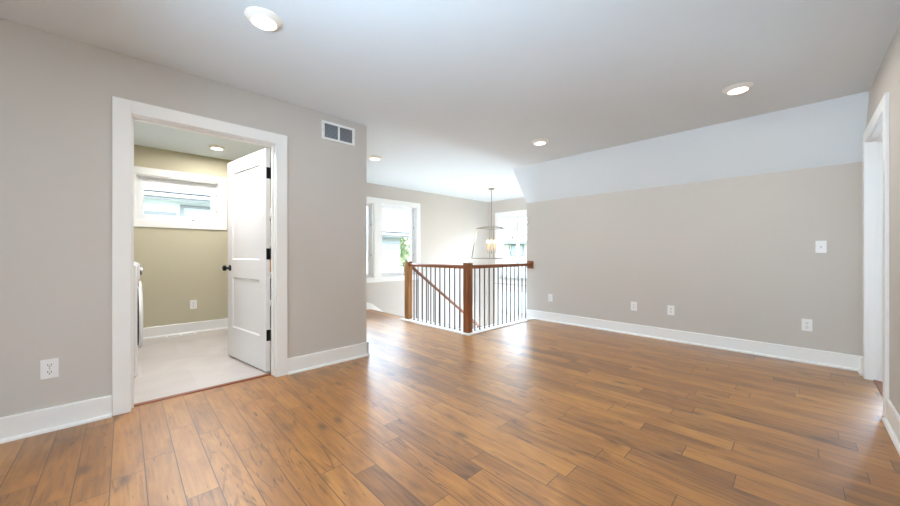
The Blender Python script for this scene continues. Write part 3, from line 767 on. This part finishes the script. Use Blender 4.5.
def house(name, label, xf, y0, y1, ze, over, depth, wallm, wins, roofrise, ext=.25):
    r = thing(name, label, 'house', (xf, (y0+y1)/2, GZ)); c = (y0+y1)/2
    def Z(z): return z-GZ
    m = MB(); m.box(-depth, 0, y0-c, y1-c, 0, Z(ze)); m.build('wall', wallm, r)
    m = MB(); rz = ze+roofrise
    m.prism([(over, Z(ze+.02)), (over, Z(ze+.06)), (-depth/2, Z(rz+.04)), (-depth-over, Z(ze+.06)), (-depth-over, Z(ze+.02)), (-depth/2, Z(rz))], 'Y', y0-c-.25, y1-c+ext); m.build('roof', M['shingle'], r)
    m = MB(); m.prism([(0, Z(ze)), (-depth/2, Z(rz-.02)), (-depth, Z(ze))], 'Y', y0-c, y1-c); m.build('gable', M['paleside'], r)
    m = MB(); m.box(over-.03, over, y0-c-.25, y1-c+ext, Z(ze-.12), Z(ze+.05)); m.box(0, over-.03, y0-c-.25, y1-c+ext, Z(ze-.03), Z(ze)); m.build('fascia', M['fascia'], r)
    m = MB(); m.box(over, over+.09, y0-c-.2, y1-c+.2, Z(ze+.015), Z(ze+.03)); m.box(over+.075, over+.09, y0-c-.2, y1-c+.2, Z(ze-.05), Z(ze+.03)); m.box(over, over+.09, y0-c-.2, y1-c+.2, Z(ze-.06), Z(ze-.05)); m.build('gutter', M['fascia'], r)
    for (a0, a1, b0, b1) in wins:
        m = MB(); t = .07
        m.box(.0, .03, a0-c-t, a0-c, Z(b0-t), Z(b1+t)); m.box(0, .03, a1-c, a1-c+t, Z(b0-t), Z(b1+t)); m.box(0, .03, a0-c, a1-c, Z(b1), Z(b1+t)); m.box(0, .03, a0-c, a1-c, Z(b0-t), Z(b0)); wf = m.build('window_trim', M['fascia'], r)
        m = MB(); m.box(.002, .012, a0-c, a1-c, Z(b0), Z(b1)); m.build('pane', M['extglass'], wf)
    return r
house('neighbor_house', 'pale stucco neighbour house with white eave outside the laundry window', -10.0, -6.0, 4.2, 2.36, .5, 7, M['paleside'], [(.0, .80, 1.2, 1.95), (1.0, 2.4, 1.0, 2.14)], 2.2)
house('neighbor_garage', 'lower sided neighbour building with shingle roof outside the stair window', -10.0, 4.9, 7.15, 1.74, .5, 6, M['siding'], [], 2.6, ext=2.2)
# third house beyond the far window, front face looks towards -Y
hc = thing('distant_house', 'low white house with dark windows beyond the far stairwell window', 'house', (-14, 20, GZ))
def Z(z): return z-GZ
m = MB(); m.box(-9, 9, 0, 7, 0, Z(1.7)); m.build('wall', M['paleside'], hc)
m = MB(); m.prism([(-.6, Z(1.72)), (-.6, Z(1.95)), (3.5, Z(2.3)), (7.6, Z(1.95)), (7.6, Z(1.72))], 'X', -9.6, 9.6); m.build('roof', M['fascia'], hc)
for i in range(4):
    x = -7.3+i*3.5
    m = MB(); t = .1; m.box(x-t, x+.9+t, -.04, .0, Z(.95-t), Z(1.6+t)); wf = m.build('window_trim', M['fascia'], hc)
    m = MB(); m.box(x, x+.9, -.05, -.04, Z(.95), Z(1.6)); m.build('pane', M['extglass'], wf)

def tree_proto(seed, hgt, rad):
    rnd = random.Random(seed); r = thing('leafy_tree', '', 'tree', (0, 0, GZ), group='trees beyond the far window')
    m = MB(); m.tube([(0, 0, 0), (.06, .03, hgt*.3), (-.05, .05, hgt*.55), (.04, 0, hgt*.8)], .11, 8)
    for k in range(5):
        a = k*1.3; m.tube([(0, 0, hgt*(.35+.07*k)), (math.cos(a)*rad*.6, math.sin(a)*rad*.6, hgt*(.55+.07*k))], .04, 6)
    m.build('trunk', M['trunk'], r, smooth=True)
    m = MB(); blobs = [(rnd.gauss(0, rad*.45), rnd.gauss(0, rad*.45), hgt*rnd.uniform(.4, .95), rad*rnd.uniform(.3, .55)) for _ in range(16)]
    for bx_, by, bz, br in blobs:
        for _ in range(130):
            d = Vector((rnd.gauss(0, 1), rnd.gauss(0, 1), rnd.gauss(0, 1))).normalized()*br*rnd.uniform(.6, 1.05)
            p = Vector((bx_, by, bz))+d; u = Vector((rnd.gauss(0, 1), rnd.gauss(0, 1), rnd.gauss(0, 1))).normalized(); v = u.cross(d).normalized(); s = rnd.uniform(.09, .2)
            m.bm.faces.new([m.bm.verts.new(p+u*s), m.bm.verts.new(p+v*s*.6), m.bm.verts.new(p-u*s), m.bm.verts.new(p-v*s*.6)])
    m.build('foliage', M['leaf'], r)
    return r
tA = tree_proto(3, 9.5, 2.6); tB = tree_proto(8, 8.0, 2.2)
spots = [(-18, 32, 'A'), (-25, 35, 'B'), (-32, 36, 'A'), (-11, 34, 'B'), (-39, 40, 'B'), (-19, 12.5, 'B'), (-26, 19, 'A')]
seen = set()
for i, (x, y, k) in enumerate(spots):
    p = tA if k == 'A' else tB
    t = p if k not in seen else copy_tree(p); seen.add(k)
    t.location = (x, y, GZ); t.rotation_euler = (0, 0, i*1.1)
    t['group'] = 'trees beyond the far window' if i < 5 else 'trees beside the stair window view'
    t['label'] = 'leafy green tree in the row behind the distant white house' if i < 5 else 'green tree past the end of the shingle-roofed neighbour building'
